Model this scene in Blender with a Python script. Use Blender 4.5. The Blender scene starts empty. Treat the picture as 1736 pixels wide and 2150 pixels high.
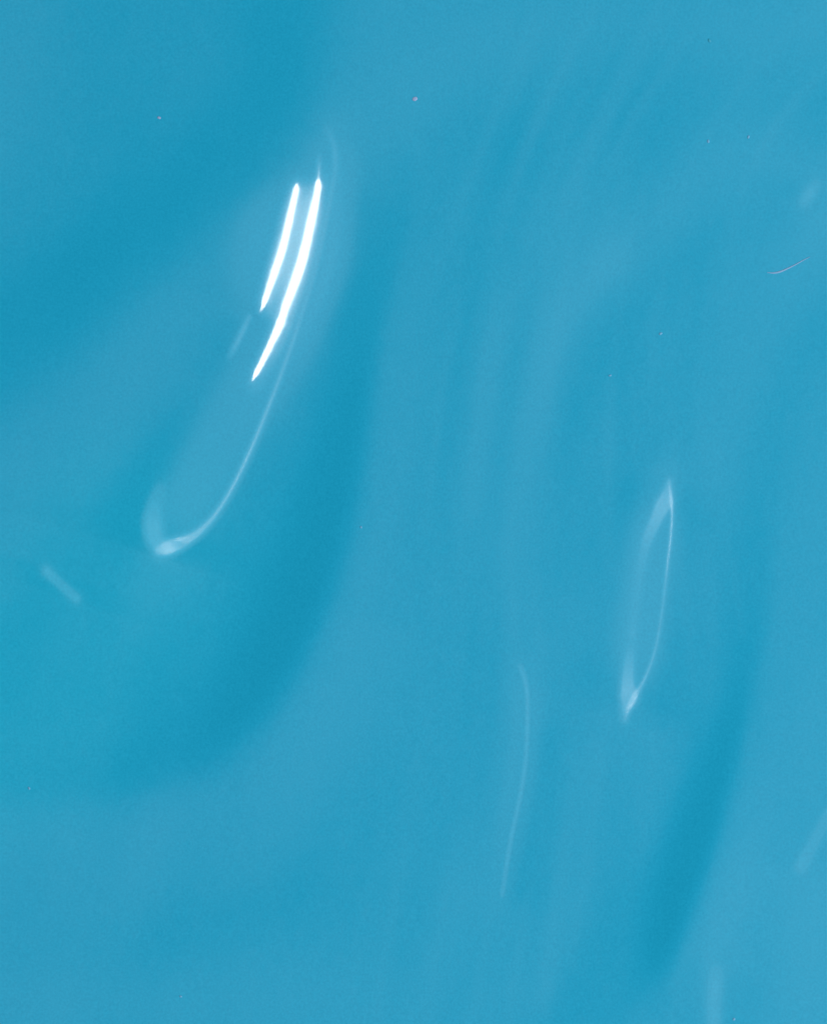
import bpy, math, random
import numpy as np

# ------------------------------------------------------------------ scale
K = 0.2 / 1736.0            # metres per picture unit (the frame is 20 cm wide)
CAM_Z = 1.6                 # camera above the paint
LAMP_Z = 1.2                # lamps above the paint
ANG = math.radians(-18.0)   # direction across the folds
SX, SY = math.cos(ANG), math.sin(ANG)
CX, CY = -SY, SX
sc = bpy.context.scene

# ------------------------------------------------------------------ camera
cam = bpy.data.cameras.new('camera')
cam.sensor_fit = 'VERTICAL'; cam.sensor_height = 36.0
cam.lens = 36.0 * CAM_Z / (2150 * K)
cam.clip_start = 0.05; cam.clip_end = 50.0
co = bpy.data.objects.new('camera', cam); sc.collection.objects.link(co)
co.location = (0, 0, CAM_Z)
sc.camera = co

# ------------------------------------------------------------------ world: dim room, brighter towards one side
DIFF = 1.0
w = bpy.data.worlds.new('World'); sc.world = w; w.use_nodes = True
nt = w.node_tree; N = nt.nodes; Lk = nt.links
bg = N['Background']
tc = N.new('ShaderNodeTexCoord')
dp = N.new('ShaderNodeVectorMath'); dp.operation = 'DOT_PRODUCT'
dp.inputs[1].default_value = (SX, SY, 0)
Lk.new(tc.outputs['Generated'], dp.inputs[0])
mr = N.new('ShaderNodeMapRange'); mr.inputs[1].default_value = -0.5; mr.inputs[2].default_value = 0.5
Lk.new(dp.outputs['Value'], mr.inputs[0])
cr = N.new('ShaderNodeValToRGB'); Lk.new(mr.outputs[0], cr.inputs[0])
RAMP = [(0.0, .36), (0.08, .065), (0.45, .065), (0.60, .70), (0.70, .60), (1.0, .36)]
el = cr.color_ramp.elements
cr.color_ramp.interpolation = 'EASE'
while len(el) < len(RAMP): el.new(0.5)
for e, (p, v) in zip(el, RAMP):
    e.position = p; e.color = (v, v * 0.98, v * 0.99, 1)
Lk.new(cr.outputs[0], bg.inputs[0])
bg.inputs[1].default_value = 1.055

# ------------------------------------------------------------------ lamps: one bright tube, one large soft light added low at the side for shading
KEY_W = 100.0
D_A, D_B = 0.42, 0.385       # tangent of each lamp's direction from straight above
def lamp(name, d, width, length, power, col, off=0.0):
    l = bpy.data.lights.new(name, 'AREA'); l.shape = 'RECTANGLE'
    l.size = width; l.size_y = length; l.energy = power; l.color = col
    o = bpy.data.objects.new(name, l); sc.collection.objects.link(o)
    o.location = (SX * d * LAMP_Z + CX * off, SY * d * LAMP_Z + CY * off, LAMP_Z)
    o.rotation_euler = (0, 0, ANG)
    return o
lamp('tube_lamp', D_A, 0.040, 1.50, 10.3, (1.0, 1.0, 1.0))
key = bpy.data.lights.new('added_side_light', 'AREA'); key.shape = 'RECTANGLE'; key.size = 0.6; key.size_y = 1.0; key.energy = KEY_W; key.color = (1.0, 1.0, 1.0)
ko = bpy.data.objects.new('added_side_light', key); sc.collection.objects.link(ko)
ko.location = (SX * 3.5, SY * 3.5, 2.0)
ko.rotation_euler = (0, math.atan2(1.75, 1.0), ANG)

vs = sc.view_settings
sc.display_settings.display_device = 'sRGB'
vs.view_transform = 'Standard'; vs.look = 'None'; vs.exposure = 0; vs.gamma = 1
vs.use_curve_mapping = False

# ------------------------------------------------------------------ materials
def principled(name):
    m = bpy.data.materials.new(name); m.use_nodes = True
    return m, m.node_tree, m.node_tree.nodes['Principled BSDF']
paint, pt, pb = principled('blue_enamel')
pb.inputs['Roughness'].default_value = 0.31
pb.inputs['Specular IOR Level'].default_value = 0.17
pb.inputs['Coat Weight'].default_value = 1.0
pb.inputs['Coat Roughness'].default_value = 0.085
pb.inputs['Coat IOR'].default_value = 1.5
tco = pt.nodes.new('ShaderNodeTexCoord')
nz = pt.nodes.new('ShaderNodeTexNoise'); nz.inputs['Scale'].default_value = 1800
nz.inputs['Detail'].default_value = 3
pt.links.new(tco.outputs['Object'], nz.inputs['Vector'])
rp = pt.nodes.new('ShaderNodeValToRGB')
rp.color_ramp.elements[0].position = .25; rp.color_ramp.elements[1].position = .75
rp.color_ramp.elements[0].color = (0.0012, 0.272, 0.454, 1)
rp.color_ramp.elements[1].color = (0.0055, 0.322, 0.524, 1)
pt.links.new(nz.outputs['Fac'], rp.inputs[0])
# soft turquoise patch on the left, brighter light there put into the base colour
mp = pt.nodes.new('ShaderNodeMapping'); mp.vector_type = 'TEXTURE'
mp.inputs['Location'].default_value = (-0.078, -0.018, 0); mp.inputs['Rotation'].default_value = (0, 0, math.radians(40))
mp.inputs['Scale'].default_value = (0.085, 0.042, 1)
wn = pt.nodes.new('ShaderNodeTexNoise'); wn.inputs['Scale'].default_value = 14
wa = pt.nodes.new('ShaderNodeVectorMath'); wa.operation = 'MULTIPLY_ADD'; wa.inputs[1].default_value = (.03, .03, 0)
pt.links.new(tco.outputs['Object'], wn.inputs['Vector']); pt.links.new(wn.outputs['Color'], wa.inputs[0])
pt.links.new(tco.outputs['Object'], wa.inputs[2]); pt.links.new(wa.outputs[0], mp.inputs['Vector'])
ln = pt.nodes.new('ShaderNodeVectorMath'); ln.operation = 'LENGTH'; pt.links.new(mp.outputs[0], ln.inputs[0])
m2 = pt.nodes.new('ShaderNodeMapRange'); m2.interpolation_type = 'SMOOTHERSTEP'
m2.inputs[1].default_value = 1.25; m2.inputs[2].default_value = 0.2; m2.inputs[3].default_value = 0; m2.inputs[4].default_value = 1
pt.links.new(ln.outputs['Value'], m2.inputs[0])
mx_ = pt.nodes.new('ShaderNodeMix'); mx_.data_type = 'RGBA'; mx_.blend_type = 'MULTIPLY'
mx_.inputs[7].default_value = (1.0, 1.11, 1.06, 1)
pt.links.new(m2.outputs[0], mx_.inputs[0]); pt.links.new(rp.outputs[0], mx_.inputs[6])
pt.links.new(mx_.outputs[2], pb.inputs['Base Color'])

# ------------------------------------------------------------------ the relief of the paint
STEP = 1.9
X0, X1, Y0, Y1 = -240.0, 1976.0, -240.0, 2390.0
nx = int((X1 - X0) / STEP) + 1; ny = int((Y1 - Y0) / STEP) + 1
xs = X0 + STEP * np.arange(nx); ys = Y0 + STEP * np.arange(ny)
rng = np.random.default_rng(4)

def sstep(a):
    a = np.clip(a, 0, 1); return a * a * (3 - 2 * a)

def seg_dist(px, py, pts):
    """signed distance to a polyline, position along it (0..1) ; + = right of travel"""
    best = np.full(px.shape, 1e9); sg = np.zeros(px.shape); al = np.zeros(px.shape)
    P = np.array(pts, float)
    Ls = np.hypot(*(P[1:, :2] - P[:-1, :2]).T); cum = np.r_[0, np.cumsum(Ls)]; tot = cum[-1]
    vals = np.zeros((P.shape[1] - 2,) + px.shape)
    for i in range(len(P) - 1):
        ax, ay = P[i, :2]; bx, by = P[i + 1, :2]
        dx, dy = bx - ax, by - ay
        tt = np.clip(((px - ax) * dx + (py - ay) * dy) / (dx * dx + dy * dy), 0, 1)
        ex = px - ax - tt * dx; ey = py - ay - tt * dy
        d = np.hypot(ex, ey); m = d < best
        best = np.where(m, d, best)
        sg = np.where(m, np.sign(ey * dx - ex * dy), sg)
        al = np.where(m, (cum[i] + tt * Ls[i]) / tot, al)
        for j in range(len(vals)):
            vals[j] = np.where(m, P[i, j + 2] * (1 - tt) + P[i + 1, j + 2] * tt, vals[j])
    return best, sg, al, vals

def smooth_poly(pts, n=6):
    P = np.array(pts, float)
    if len(P) < 3: return P
    Q = np.vstack([2 * P[0] - P[1], P, 2 * P[-1] - P[-2]]); out = []
    for i in range(1, len(Q) - 2):
        for k in range(n):
            t = k / n
            out.append(0.5 * ((2 * Q[i]) + (-Q[i - 1] + Q[i + 1]) * t + (2 * Q[i - 1] - 5 * Q[i] + 4 * Q[i + 1] - Q[i + 2]) * t * t
                              + (-Q[i - 1] + 3 * Q[i] - 3 * Q[i + 1] + Q[i + 2]) * t ** 3))
    out.append(P[-1]); return np.array(out)

# --- broad folds: (points x, y, strength), width to the left / right of travel (downwards: + side is picture-left)
# coarse grid
cs = 6.0
cxs = np.arange(X0, X1 + cs, cs); cys = np.arange(Y0, Y1 + cs, cs)
GX, GY = np.meshgrid(cxs, cys)
T = np.full(GX.shape, 0.48)
FOLDS = [
    # dark upper left valley
    ([(640, -240, -.3), (560, 0, -.25), (565, 180, -.30), (440, 370, -.28), (220, 540, -.28), (0, 680, -.22), (-240, 840, -.2)], 190, 95),
    ([(60, -240, .05), (60, 60, .05), (-60, 400, .05), (-240, 480, .05)], 180, 180),
    ([(340, -240, -.10), (320, 60, -.12), (300, 260, -.14), (120, 420, -.10), (-240, 520, -.06)], 190, 190),
    # light ridge along its right side
    ([(860, -100, .10), (760, 120, .22), (700, 300, .36), (560, 480, .34), (390, 640, .24), (200, 800, .16), (-40, 990, .15), (-240, 1150, .1)], 130, 90),
    # teal valley under the ridge
    ([(560, 1080, -.03), (380, 1260, -.08), (150, 1330, -.09), (-240, 1340, -.08)], 170, 170),
    ([(500, 800, -.08), (350, 940, -.13), (210, 1100, -.12), (60, 1300, -.07), (-240, 1500, -.08)], 60, 60),
    ([(500, 1230, -.06), (320, 1400, -.08), (150, 1480, -.07), (-240, 1420, -.06)], 80, 80),
    # light patch inside the fold
    ([(600, 760, .18), (470, 960, .12), (330, 1220, .10), (200, 1290, .06)], 95, 95),
    # deep valley that turns to the left
    ([(850, 330, -.06, .35), (830, 480, -.07, .45), (785, 650, -.21, .6), (745, 820, -.40, .75), (708, 1000, -.46, .9), (658, 1180, -.54, 1), (590, 1350, -.56, 1.05), (500, 1480, -.48, 1.05), (390, 1575, -.32, 1.1), (240, 1630, -.18, 1), (0, 1640, -.08, 1), (-240, 1600, -.05, 1)], 54, 92),
    # light bank right of it
    ([(850, 560, .04), (815, 900, .12), (765, 1150, .14), (690, 1380, .15), (600, 1560, .14), (420, 1710, .12), (150, 1760, .08), (-240, 1720, .08)], 160, 60),
    # middle ripples
    ([(1080, 330, -.10), (985, 640, -.13), (955, 850, -.14), (930, 1050, -.10), (900, 1400, -.06)], 60, 70),
    ([(1130, 520, .06), (1045, 720, .18), (1010, 900, .20), (990, 1060, .10)], 26, 34),
    ([(1110, 540, -.08), (1085, 760, -.16), (1060, 930, -.14), (1045, 1100, -.06)], 26, 26),
    ([(1300, 540, .20), (1180, 680, .26), (1125, 850, .27), (1100, 1050, .21), (1105, 1250, .12), (1150, 1420, .06)], 34, 60),
    ([(1270, 760, -.04), (1180, 930, -.05), (1150, 1130, -.07), (1150, 1300, -.08)], 60, 40),
    ([(1736, 380, .20), (1560, 330, .16), (1400, 430, .18), (1290, 560, .16)], 70, 80),
    ([(1640, 430, -.04), (1400, 560, -.06), (1290, 700, -.07), (1230, 880, -.04)], 60, 50),
    ([(1400, 90, -.05), (1200, 230, -.09), (980, 300, -.06), (900, 420, -.04)], 120, 120),
    ([(1976, -100, .10), (1640, 60, .14), (1300, 40, .10), (1050, 90, .14), (900, 180, .12)], 90, 90),
    # right side
    ([(1976, 420, .26), (1736, 480, .30), (1640, 600, .20), (1560, 780, .14), (1500, 980, .14), (1470, 1200, .08)], 90, 90),
    ([(1976, 600, -.12), (1736, 700, -.11), (1620, 850, -.07), (1550, 1100, -.06), (1500, 1350, -.05)], 70, 90),
    ([(1976, 860, .04), (1760, 1040, .04), (1700, 1300, .05), (1680, 1500, .06)], 90, 90),
    # deep valley lower right
    ([(1605, 1100, -.04, .8), (1590, 1280, -.16, .8), (1558, 1430, -.30, .85), (1517, 1580, -.54, .9), (1475, 1730, -.68, 1), (1425, 1880, -.68, 1), (1388, 1990, -.54, .9), (1345, 2070, -.20, .8), (1280, 2180, -.06, .8)], 34, 58),
    ([(1720, 1400, .06), (1640, 1600, .14), (1570, 1800, .20), (1510, 1950, .20), (1480, 2090, .14)], 80, 50),
    ([(1330, 1560, .10), (1320, 1700, .02), (1310, 1850, -.06), (1250, 2000, -.09), (1180, 2160, -.10)], 60, 50),
    ([(1250, 1600, .14), (1230, 1760, .12), (1190, 1950, .14), (1130, 2100, .12)], 40, 50),
    ([(1200, 1300, .12), (1130, 1500, .04), (1080, 1700, .05), (1010, 1880, .08)], 70, 70),
    ([(1130, 1560, -.12), (1120, 1700, -.14), (1100, 1880, -.14)], 40, 30),
    ([(900, 1200, -.05), (860, 1500, -.06), (800, 1750, -.10), (780, 2000, -.08)], 90, 90),
    ([(600, 1760, -.05), (560, 1900, -.12), (200, 2010, -.05)], 80, 80),
    ([(1976, 1750, .20), (1736, 1860, .18), (1700, 2060, .20), (1660, 2300, .2)], 90, 90),
    ([(-240, 2100, .10), (400, 2110, .10), (800, 2080, .06)], 90, 90),
    ([(1340, 1120, .12), (1330, 1300, .18), (1300, 1480, .10)], 60, 50),
]
wr_ = np.random.default_rng(11)
for k in range(120):
    lam = wr_.uniform(-.25, 1.15); a = wr_.uniform(0, .8); b = a + wr_.uniform(.10, .30)
    fl = smooth_poly([(1300 + lam * 560, -60), (1110 + lam * 430, 330), (1000 + lam * 470, 700), (950 + lam * 540, 1100), (930 + lam * 600, 1500), (850 + lam * 620, 2000), (820 + lam * 620, 2240)], 6)
    sel = fl[int(a * len(fl)):int(min(b, 1) * len(fl)) + 1]
    if len(sel) < 4: continue
    am = wr_.choice([1, 1, 1, -.35]) * wr_.uniform(.02, .075); n_ = len(sel)
    FOLDS.append(([(p[0], p[1], am * math.sin(math.pi * (i + .3) / (n_ - .4))) for i, p in enumerate(sel)], wr_.uniform(6, 14), wr_.uniform(6, 18)))
for pts, wr, wl in FOLDS:
    P = smooth_poly(pts)
    d, s, a, v = seg_dist(GX, GY, P)
    wd = np.where(s > 0, wl, wr) * (v[1] if len(v) > 1 else 1.0)
    # blend the two widths smoothly through the crest
    T += v[0] * np.exp(-(d / wd) ** 2 * 0.9)
# slow brushy unevenness, drawn out along the folds
def fnoise(shape, lx, ly, rot, seed):
    r = np.random.default_rng(seed); f = np.fft.rfft2(r.standard_normal(shape))
    ky = np.fft.fftfreq(shape[0])[:, None]; kx = np.fft.rfftfreq(shape[1])[None]
    c, s_ = math.cos(rot), math.sin(rot)
    a = kx * c + ky * s_; b = -kx * s_ + ky * c
    f *= np.exp(-0.5 * ((a * lx) ** 2 + (b * ly) ** 2)); o = np.fft.irfft2(f, shape)
    return o / o.std()
T += 0.030 * fnoise(T.shape, 40, 160, math.radians(16), 3)

# refine to the fine grid (bilinear, then blurred by a Gaussian)
def up(A):
    fx = (xs - X0) / cs; ix = np.minimum(fx.astype(int), A.shape[1] - 2); tx = fx - ix
    B = A[:, ix] * (1 - tx) + A[:, ix + 1] * tx
    fy = (ys - Y0) / cs; iy = np.minimum(fy.astype(int), A.shape[0] - 2); ty = (fy - iy)[:, None]
    return B[iy] * (1 - ty) + B[iy + 1] * ty
t = up(T)
ky = 2 * np.pi * np.fft.fftfreq(ny, STEP)[:, None]; kx = 2 * np.pi * np.fft.rfftfreq(nx, STEP)[None]
def blur(A, r):
    return np.fft.irfft2(np.fft.rfft2(A) * np.exp(-0.5 * (kx * kx + ky * ky) * r * r), A.shape)
t = blur(t, 3.0)
t += 0.022 * fnoise(t.shape, 6, 14, math.radians(16), 18)

# --- direction field: t = 0 faces the dim side of the room, t = 1 the bright side
d = blur(np.interp(t, [-.3, 0, .28, .5, 1.0, 1.5], [-.30, -.20, -.035, .02, .10, .16]), 4.0)
d += 0.0085 * fnoise(t.shape, 1.3, 2.0, math.radians(16), 8)   # fine orange-peel grain

def feature(pts, soft, field_fn, grow=0.0):
    """pts: x, y, half width, strength"""
    global d
    P = smooth_poly(pts); mg = P[:, 2].max() + soft * 3 + grow + 10
    ia = max(0, int((P[:, 0].min() - mg - X0) / STEP)); ib = min(nx, int((P[:, 0].max() + mg - X0) / STEP) + 1)
    ja = max(0, int((P[:, 1].min() - mg - Y0) / STEP)); jb = min(ny, int((P[:, 1].max() + mg - Y0) / STEP) + 1)
    gx, gy = np.meshgrid(xs[ia:ib], ys[ja:jb])
    dist, s, a, v = seg_dist(gx, gy, P)
    m = np.exp(-np.maximum(dist - np.maximum(v[0], 0), 0) ** 2 / (2 * soft ** 2)) * v[1]
    d[ja:jb, ia:ib] = field_fn(d[ja:jb, ia:ib], m)

def toward(val):
    return lambda dd, m: dd + np.clip(m, 0, 1) * np.maximum(val - dd, 0)

def all_features():
    # faint loop on the right, its wash first
    feature([(1395, 1000, 10, .3), (1375, 1120, 25, .6), (1355, 1250, 26, .6), (1340, 1370, 24, .6), (1322, 1480, 8, .3)], 22, toward(.14))
    feature([(1405, 1010, 1, .75), (1400, 1035, 7, .90), (1392, 1060, 13, .93), (1378, 1090, 10, .90), (1362, 1125, 8, .82), (1352, 1160, 6, .66), (1342, 1210, 5, .5), (1334, 1270, 4, .45), (1327, 1330, 4, .5)], 5, toward(D_B))
    feature([(1405, 1010, 1, .6), (1410, 1045, 3, .95), (1411, 1080, 2, 1), (1408, 1130, 2, 1), (1402, 1180, 1.5, 1), (1394, 1250, 1, .84), (1386, 1310, 1, .85), (1374, 1370, 1, .92), (1358, 1415, 1.5, .96), (1343, 1445, 3, .94), (1330, 1470, 5, .90), (1320, 1490, 4, .85), (1312, 1512, 1, .6)], 2.2, toward(D_B))
    feature([(1330, 1330, 3, .2), (1322, 1380, 6, .72), (1318, 1430, 10, .91), (1320, 1465, 15, .93), (1313, 1490, 5, .85), (1311, 1510, 1, .6)], 5, toward(D_B))

    # thin line, lower middle
    feature([(1098, 1400, 8, .2), (1105, 1480, 14, .45), (1095, 1620, 16, .45), (1070, 1760, 12, .3), (1055, 1860, 6, .1)], 18, toward(.12))
    feature([(1093, 1400, 3, 0.42), (1102, 1428, 2, 0.65), (1107, 1465, 1.2, 0.71), (1107, 1520, 1, 0.70), (1104, 1590, 1, 0.66), (1096, 1650, 1, 0.68), (1084, 1710, 1, 0.66), (1073, 1760, 1, 0.64), (1063, 1820, 1, 0.57), (1054, 1880, 1, 0.39)], 1.8, toward(D_B))

    # the long fold with the two bright bands
    feature([(700, 270, 2, .12), (680, 360, 12, .5), (640, 500, 26, .7), (590, 640, 28, .7), (530, 780, 22, .7), (455, 940, 30, .55), (390, 1060, 22, .55), (345, 1140, 8, .3)], 28, toward(.14))
    # thin line running down to the bright hook
    feature([(688, 275, 1, .4), (700, 300, .6, .62), (704, 330, .6, .72), (702, 370, .6, .70), (688, 450, 1, .80), (664, 560, 1, .80), (634, 660, 1, .84), (606, 742, 1, .9), (580, 812, 1, .93), (548, 893, 1.2, .95), (518, 962, 1.4, .97), (484, 1030, 1.3, .97), (452, 1080, 2.0, .95), (425, 1110, 4, .93), (400, 1129, 7, .925), (375, 1141, 11, .955), (350, 1151, 12, .985), (332, 1157, 5, .75)], 5.0, toward(D_B))
    feature([(340, 1152, 8, .82), (325, 1125, 9, .82), (321, 1095, 9, .76), (325, 1065, 5, .55), (335, 1030, 3, .25)], 9, toward(D_B))
    feature([(524, 665, 2, .75), (508, 700, 2.5, .84), (493, 730, 2, .78), (484, 748, 1, .4)], 3.5, toward(D_B))
    feature([(671, 330, 1, .6), (670, 350, 1.5, .9), (669, 372, 2, 1)], 4, toward(D_B))

    # shoulders of the bright bands, then the bands
    SHO = .386
    feature([(628, 392, 10, .8), (612, 440, 12, 1), (598, 500, 14, 1), (578, 570, 12, 1), (556, 640, 6, .8)], 12, toward(.335))
    feature([(672, 385, 10, .8), (660, 450, 14, 1), (640, 540, 17, 1), (612, 640, 13, 1), (575, 735, 8, 1), (535, 805, 3, .7)], 13, toward(.35))
    feature([(618, 330, 5, .1), (600, 420, 8, .7), (566, 500, 14, 1), (545, 600, 8, .8), (520, 690, 3, .1)], 44, toward(.17))
    feature([(706, 280, 6, .1), (694, 400, 8, .8), (674, 540, 14, 1), (628, 680, 10, .9), (575, 800, 6, .5), (520, 900, 5, .05)], 30, toward(.25))
    feature([(622, 400, 5, 1), (604, 480, 7, 1), (580, 560, 7, 1), (556, 630, 3, 1)], 8, toward(SHO))
    feature([(667, 395, 6, 1), (650, 480, 9, 1), (630, 560, 10, 1), (604, 640, 8, 1), (572, 715, 5, 1), (540, 780, 2, 1)], 8, toward(SHO))
    feature([(643, 405, 8, .8), (636, 440, 10, .95), (617, 520, 10, .95), (590, 605, 9, .9), (572, 655, 6, .8)], 9, toward(SHO))
    feature([(624, 388, 0.3, .93), (621, 404, -0.2, 1), (613, 440, 0.8, 1), (604, 480, 1.4, 1), (594, 520, 1.8, 1), (581, 560, 1.8, 1), (567, 600, 0.4, 1), (557, 630, -1.0, 1), (547, 654, -.6, .92)], 4.4, toward(D_A))
    feature([(669, 381, 0.3, 1), (667, 400, 0.7, 1), (659, 440, 2.2, 1), (650, 480, 2.8, 1), (641, 520, 3.2, 1), (630, 560, 3.6, 1), (616, 600, 3.0, 1), (601, 640, 2.0, 1), (588, 680, 1.0, 1), (572, 715, -0.2, 1), (555, 750, -.4, 1), (541, 777, -.8, .99), (530, 798, -.9, .93)], 4.4, toward(D_A))

    # weak patches at the right and left edges
    for pts in ([(1712, 388, 3, .3), (1700, 405, 5, .60), (1688, 424, 4, .5)],
                [(98, 1200, 3, .55), (122, 1222, 3, .42), (146, 1244, 3, .42), (160, 1256, 3, .4)],
                [(1502, 2042, 6, .4), (1500, 2070, 7, .56), (1498, 2110, 6, .52), (1498, 2160, 6, .52)],
                [(1740, 1710, 3, .5), (1712, 1760, 3, .35), (1680, 1820, 4, .5)]):
        feature([(x, y, w_ + 2, s_ * .8) for x, y, w_, s_ in pts], 9, toward(.15))
        feature(pts, 3.5, toward(D_B))

# first pass finds how much each feature adds; the ground beside it is lowered to make up for it
d_bg = d.copy()
all_features()
ks_ = kx * SX - ky * SY
E = np.fft.irfft2(np.fft.rfft2(d - d_bg) * np.exp(-0.5 * (ks_ * 75) ** 2 - 0.5 * (kx * kx + ky * ky) * 64), d.shape)
d = d_bg - 0.5 * E
all_features()
d = blur(d, 1.1)

# --- slope that sends each direction to the camera, exact for the perspective
WX = (xs[None] - 868) * K + 0 * ys[:, None]; WY = (1075 - ys[:, None]) * K + 0 * xs[None]
ps = WX * SX + WY * SY
def half_slope(l_s, l_z):
    ln = np.hypot(l_s, l_z); vn = np.hypot(ps, CAM_Z)
    a = l_s / ln - ps / vn; b = l_z / ln + CAM_Z / vn
    return a / b
far = half_slope(d, np.ones_like(d))                        # distant room
near = half_slope(d * LAMP_Z - ps, np.full_like(d, LAMP_Z)) # lamps at finite distance
mix = sstep((d - 0.12) / 0.08)
G = far * (1 - mix) + near * mix                            # G = slope falling towards +s

# --- integrate the slope into a height field (least squares; the margin outside the frame is free)
inside = ((xs[None] > -30) & (xs[None] < 1766) & (ys[:, None] > -30) & (ys[:, None] < 2180)).astype(float)
inside = np.clip(blur(inside, 14), 0, 1)
ks = kx * SX - ky * SY; kc = kx * CX - ky * CY              # picture y runs down
den = ks ** 2 + 0.0015 * kc ** 2 + 1e-12
tgt = -G; cur = tgt * inside
for it in range(40):
    F = np.fft.rfft2(cur)
    Hh = -1j * ks * F / den; Hh[0, 0] = 0
    got = np.fft.irfft2(1j * ks * Hh, (ny, nx))
    err = (tgt - got) * inside
    cur = got + err if it < 39 else cur
h = np.fft.irfft2(Hh, (ny, nx))                             # in picture units
e = np.abs(tgt - got)[inside > .99]
ee = (tgt - got)
for (a_,b_) in [(345,1155),(380,1145),(1408,1130),(1380,1090),(1317,1450),(1360,1410),(320,1095),(1394,1250),(1107,1520),(548,893)]:
    j_=int((b_-Y0)/STEP); i_=int((a_-X0)/STEP); print((a_,b_),'d',round(float(d[j_-1:j_+2,i_-1:i_+2].max()),3),'err',round(float(ee[j_,i_]),4))
q = np.fft.irfft2(1j * kc * Hh, (ny, nx))[inside > .99]
print('relief: slope error', float(e.mean()), float(np.percentile(e, 99)), 'cross slope', float(np.abs(q).mean()), float(np.abs(q).max()), 'height mm', float(np.ptp(h) * K * 1000))
# settle to level at the outer edge
mx = np.minimum(xs - X0, X1 - xs)[None] / 170.0; my = np.minimum(ys - Y0, Y1 - ys)[:, None] / 170.0
h = h * sstep(mx) * sstep(my)

# ------------------------------------------------------------------ one mesh: relief, level surround, sides and bottom
V = np.empty((ny * nx, 3)); V[:, 0] = WX.ravel(); V[:, 1] = WY.ravel(); V[:, 2] = (h * K).ravel()
idx = np.arange(ny * nx).reshape(ny, nx)
quads = np.stack([idx[:-1, :-1], idx[1:, :-1], idx[1:, 1:], idx[:-1, 1:]], -1).reshape(-1, 4)
rim = np.concatenate([idx[0, :-1], idx[:-1, -1], idx[-1, :0:-1], idx[:0:-1, 0]])    # around the edge
cen = np.array([0.0, 0.0]); ring = V[rim, :2]
extra = []; qs = [quads]; prev = rim; base = len(V)
for f, z in ((1.8, 0.0), (3.2, 0.0), (3.24, -0.001), (3.26, -0.004), (3.26, -0.012)):
    rv = np.column_stack([ring * f, np.full(len(rim), z)])
    new = base + np.arange(len(rim)); base += len(rim); extra.append(rv)
    qs.append(np.stack([prev, np.roll(prev, -1), np.roll(new, -1), new], -1)); prev = new
extra.append(np.array([[0, 0, -0.012]])); ctr = base
tri = np.stack([prev, np.roll(prev, -1), np.full(len(rim), ctr)], -1)
V = np.vstack([V] + extra); Q = np.vstack(qs)
me = bpy.data.meshes.new('paint_layer')
me.vertices.add(len(V)); me.vertices.foreach_set('co', V.astype(np.float32).ravel())
lv = np.concatenate([Q.ravel(), tri.ravel()]).astype(np.int32)
me.loops.add(len(lv)); me.loops.foreach_set('vertex_index', lv)
npoly = len(Q) + len(tri)
st = np.concatenate([np.arange(len(Q)) * 4, len(Q) * 4 + np.arange(len(tri)) * 3]).astype(np.int32)
me.polygons.add(npoly); me.polygons.foreach_set('loop_start', st)
me.polygons.foreach_set('use_smooth', np.ones(npoly, bool))
me.update(calc_edges=True); me.validate()
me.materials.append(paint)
po = bpy.data.objects.new('paint_layer', me); sc.collection.objects.link(po)
po['label'] = 'glossy turquoise blue layer of poured paint with soft flowing folds, filling the picture'
po['category'] = 'paint'

def height_at(x, y):
    i = int(round((x - X0) / STEP)); j = int(round((y - Y0) / STEP)); return float(h[j, i]) * K

# ------------------------------------------------------------------ dust and lint
def simple(name, col, rough=.55):
    m, ntree, b = principled(name)
    n2 = ntree.nodes.new('ShaderNodeTexNoise'); n2.inputs['Scale'].default_value = 4000
    t2 = ntree.nodes.new('ShaderNodeTexCoord'); ntree.links.new(t2.outputs['Object'], n2.inputs['Vector'])
    r2 = ntree.nodes.new('ShaderNodeValToRGB')
    r2.color_ramp.elements[0].color = tuple(c * .85 for c in col) + (1,)
    r2.color_ramp.elements[1].color = tuple(min(1, c * 1.1) for c in col) + (1,)
    ntree.links.new(n2.outputs['Fac'], r2.inputs[0]); ntree.links.new(r2.outputs[0], b.inputs['Base Color'])
    b.inputs['Roughness'].default_value = rough
    return m
pink = simple('pale_pink_dust', (.22, .33, .55)); faint = simple('faint_pink_dust', (.085, .32, .53))
dark = simple('dark_teal_dust', (.004, .27, .42)); lintm = simple('pale_pink_lint', (.17, .35, .57))

def speck(x, y, rx, ry, m, label, group, seed):
    r = random.Random(seed); vs_, fs = [], []
    nr, na = 4, 14
    wob = [1 + .22 * math.sin(2 * 2 * math.pi * i / na + r.random() * .4 + seed) + r.uniform(-.08, .08) for i in range(na)]
    zt = .8 * K
    vs_.append((0, 0, zt))
    for k in range(1, nr + 1):
        ph = k / nr * math.pi * .62
        for i in range(na):
            a = 2 * math.pi * i / na
            vs_.append((rx * K * math.sin(ph) * wob[i] * math.cos(a), ry * K * math.sin(ph) * wob[i] * math.sin(a), zt * math.cos(ph)))
    for i in range(na): fs.append((0, 1 + i, 1 + (i + 1) % na))
    for k in range(nr - 1):
        for i in range(na):
            a0 = 1 + k * na + i; a1 = 1 + k * na + (i + 1) % na
            fs.append((a0, a0 + na, a1 + na, a1))
    fs.append(tuple(1 + (nr - 1) * na + i for i in range(na))[::-1])
    mm = bpy.data.meshes.new('dust_speck'); mm.from_pydata(vs_, [], fs); mm.update()
    for p in mm.polygons: p.use_smooth = True
    mm.materials.append(m)
    o = bpy.data.objects.new('dust_speck', mm); sc.collection.objects.link(o)
    o.location = ((x - 868) * K, (1075 - y) * K, height_at(x, y) + .2 * K)
    o['label'] = label; o['category'] = 'speck'; o['group'] = group
GP = 'tiny specks of dust on the blue paint'
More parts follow.
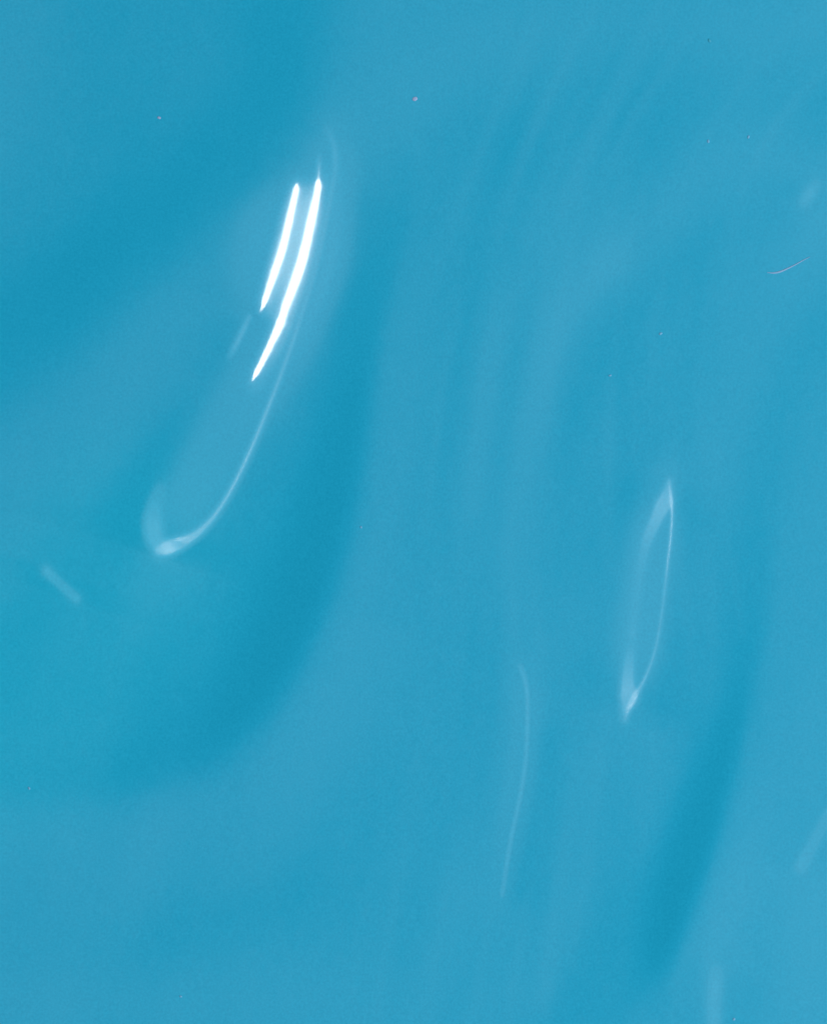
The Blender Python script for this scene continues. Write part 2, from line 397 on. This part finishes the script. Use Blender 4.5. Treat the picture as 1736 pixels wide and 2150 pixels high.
speck(871, 208, 4.6, 5.6, pink, 'largest pale pink speck, up and right of the two bright bands', GP, 1)
speck(335, 248, 3.2, 3.4, pink, 'small pale pink speck in the dark upper left valley', GP, 2)
speck(1488, 86, 3.6, 4.0, dark, 'only dark teal speck, near the top right corner', GP, 3)
speck(1486, 297, 3.2, 3.2, faint, 'left speck of the faint pair below the dark teal speck', GP, 4)
speck(1570, 288, 2.8, 3.2, faint, 'right speck of the faint pair below the dark teal speck', GP, 5)
speck(1387, 700, 3.6, 2.8, faint, 'faint pink speck right of centre, between lint and faint loop', GP, 6)
speck(1281, 788, 2.8, 2.6, faint, 'very faint speck just below and left of another, right of centre', GP, 7)
speck(380, 2092, 2.4, 2.6, faint, 'faint speck closest to the bottom edge, lower left', GP, 8)
speck(62, 1655, 2.4, 3.2, faint, 'faint speck closest to the left edge, below the dark curved valley', GP, 9)
speck(758, 1107, 2.6, 2.2, faint, 'faint speck on the right bank of the dark central valley', GP, 10)
speck(1540, 2140, 3.4, 2.6, faint, 'faint speck at the bottom edge near the right corner', GP, 11)

def lint(pts, m, label, grp=None):
    P = smooth_poly(pts, 8); vs_, fs = [], []; n = 8
    z0 = max(height_at(p[0], p[1]) for p in P)
    ox, oy = P[0][0], P[0][1]
    for i, p in enumerate(P):
        a = P[min(i + 1, len(P) - 1)] - P[max(i - 1, 0)]; L = math.hypot(a[0], a[1]); nxv, nyv = -a[1] / L, a[0] / L
        zz = height_at(p[0], p[1]) + .3 * K
        for k in range(n):
            th = 2 * math.pi * k / n
            c = math.cos(th) * p[2] * .9; s_ = math.sin(th) * min(p[2], .6)
            vs_.append(((p[0] - ox + nxv * c) * K, -(p[1] - oy + nyv * c) * K, zz + s_ * K))
    for i in range(len(P) - 1):
        for k in range(n):
            a0 = i * n + k; a1 = i * n + (k + 1) % n
            fs.append((a0, a1, a1 + n, a0 + n))
    fs.append(tuple(range(n))); fs.append(tuple((len(P) - 1) * n + k for k in range(n))[::-1])
    mm = bpy.data.meshes.new('lint_fibre'); mm.from_pydata(vs_, [], fs); mm.update()
    for p in mm.polygons: p.use_smooth = True
    mm.materials.append(m)
    o = bpy.data.objects.new('lint_fibre', mm); sc.collection.objects.link(o)
    o.location = ((ox - 868) * K, (1075 - oy) * K, 0)
    o['label'] = label; o['category'] = 'lint fibre'
lint([(1610, 572, .6), (1624, 573, 1.8), (1638, 570, 2.1), (1654, 563, 1.7), (1670, 555, 1.3), (1686, 546, 1.0), (1700, 539, .4)], lintm,
     'short pale pink curved lint fibre on the blue paint near the upper right edge')
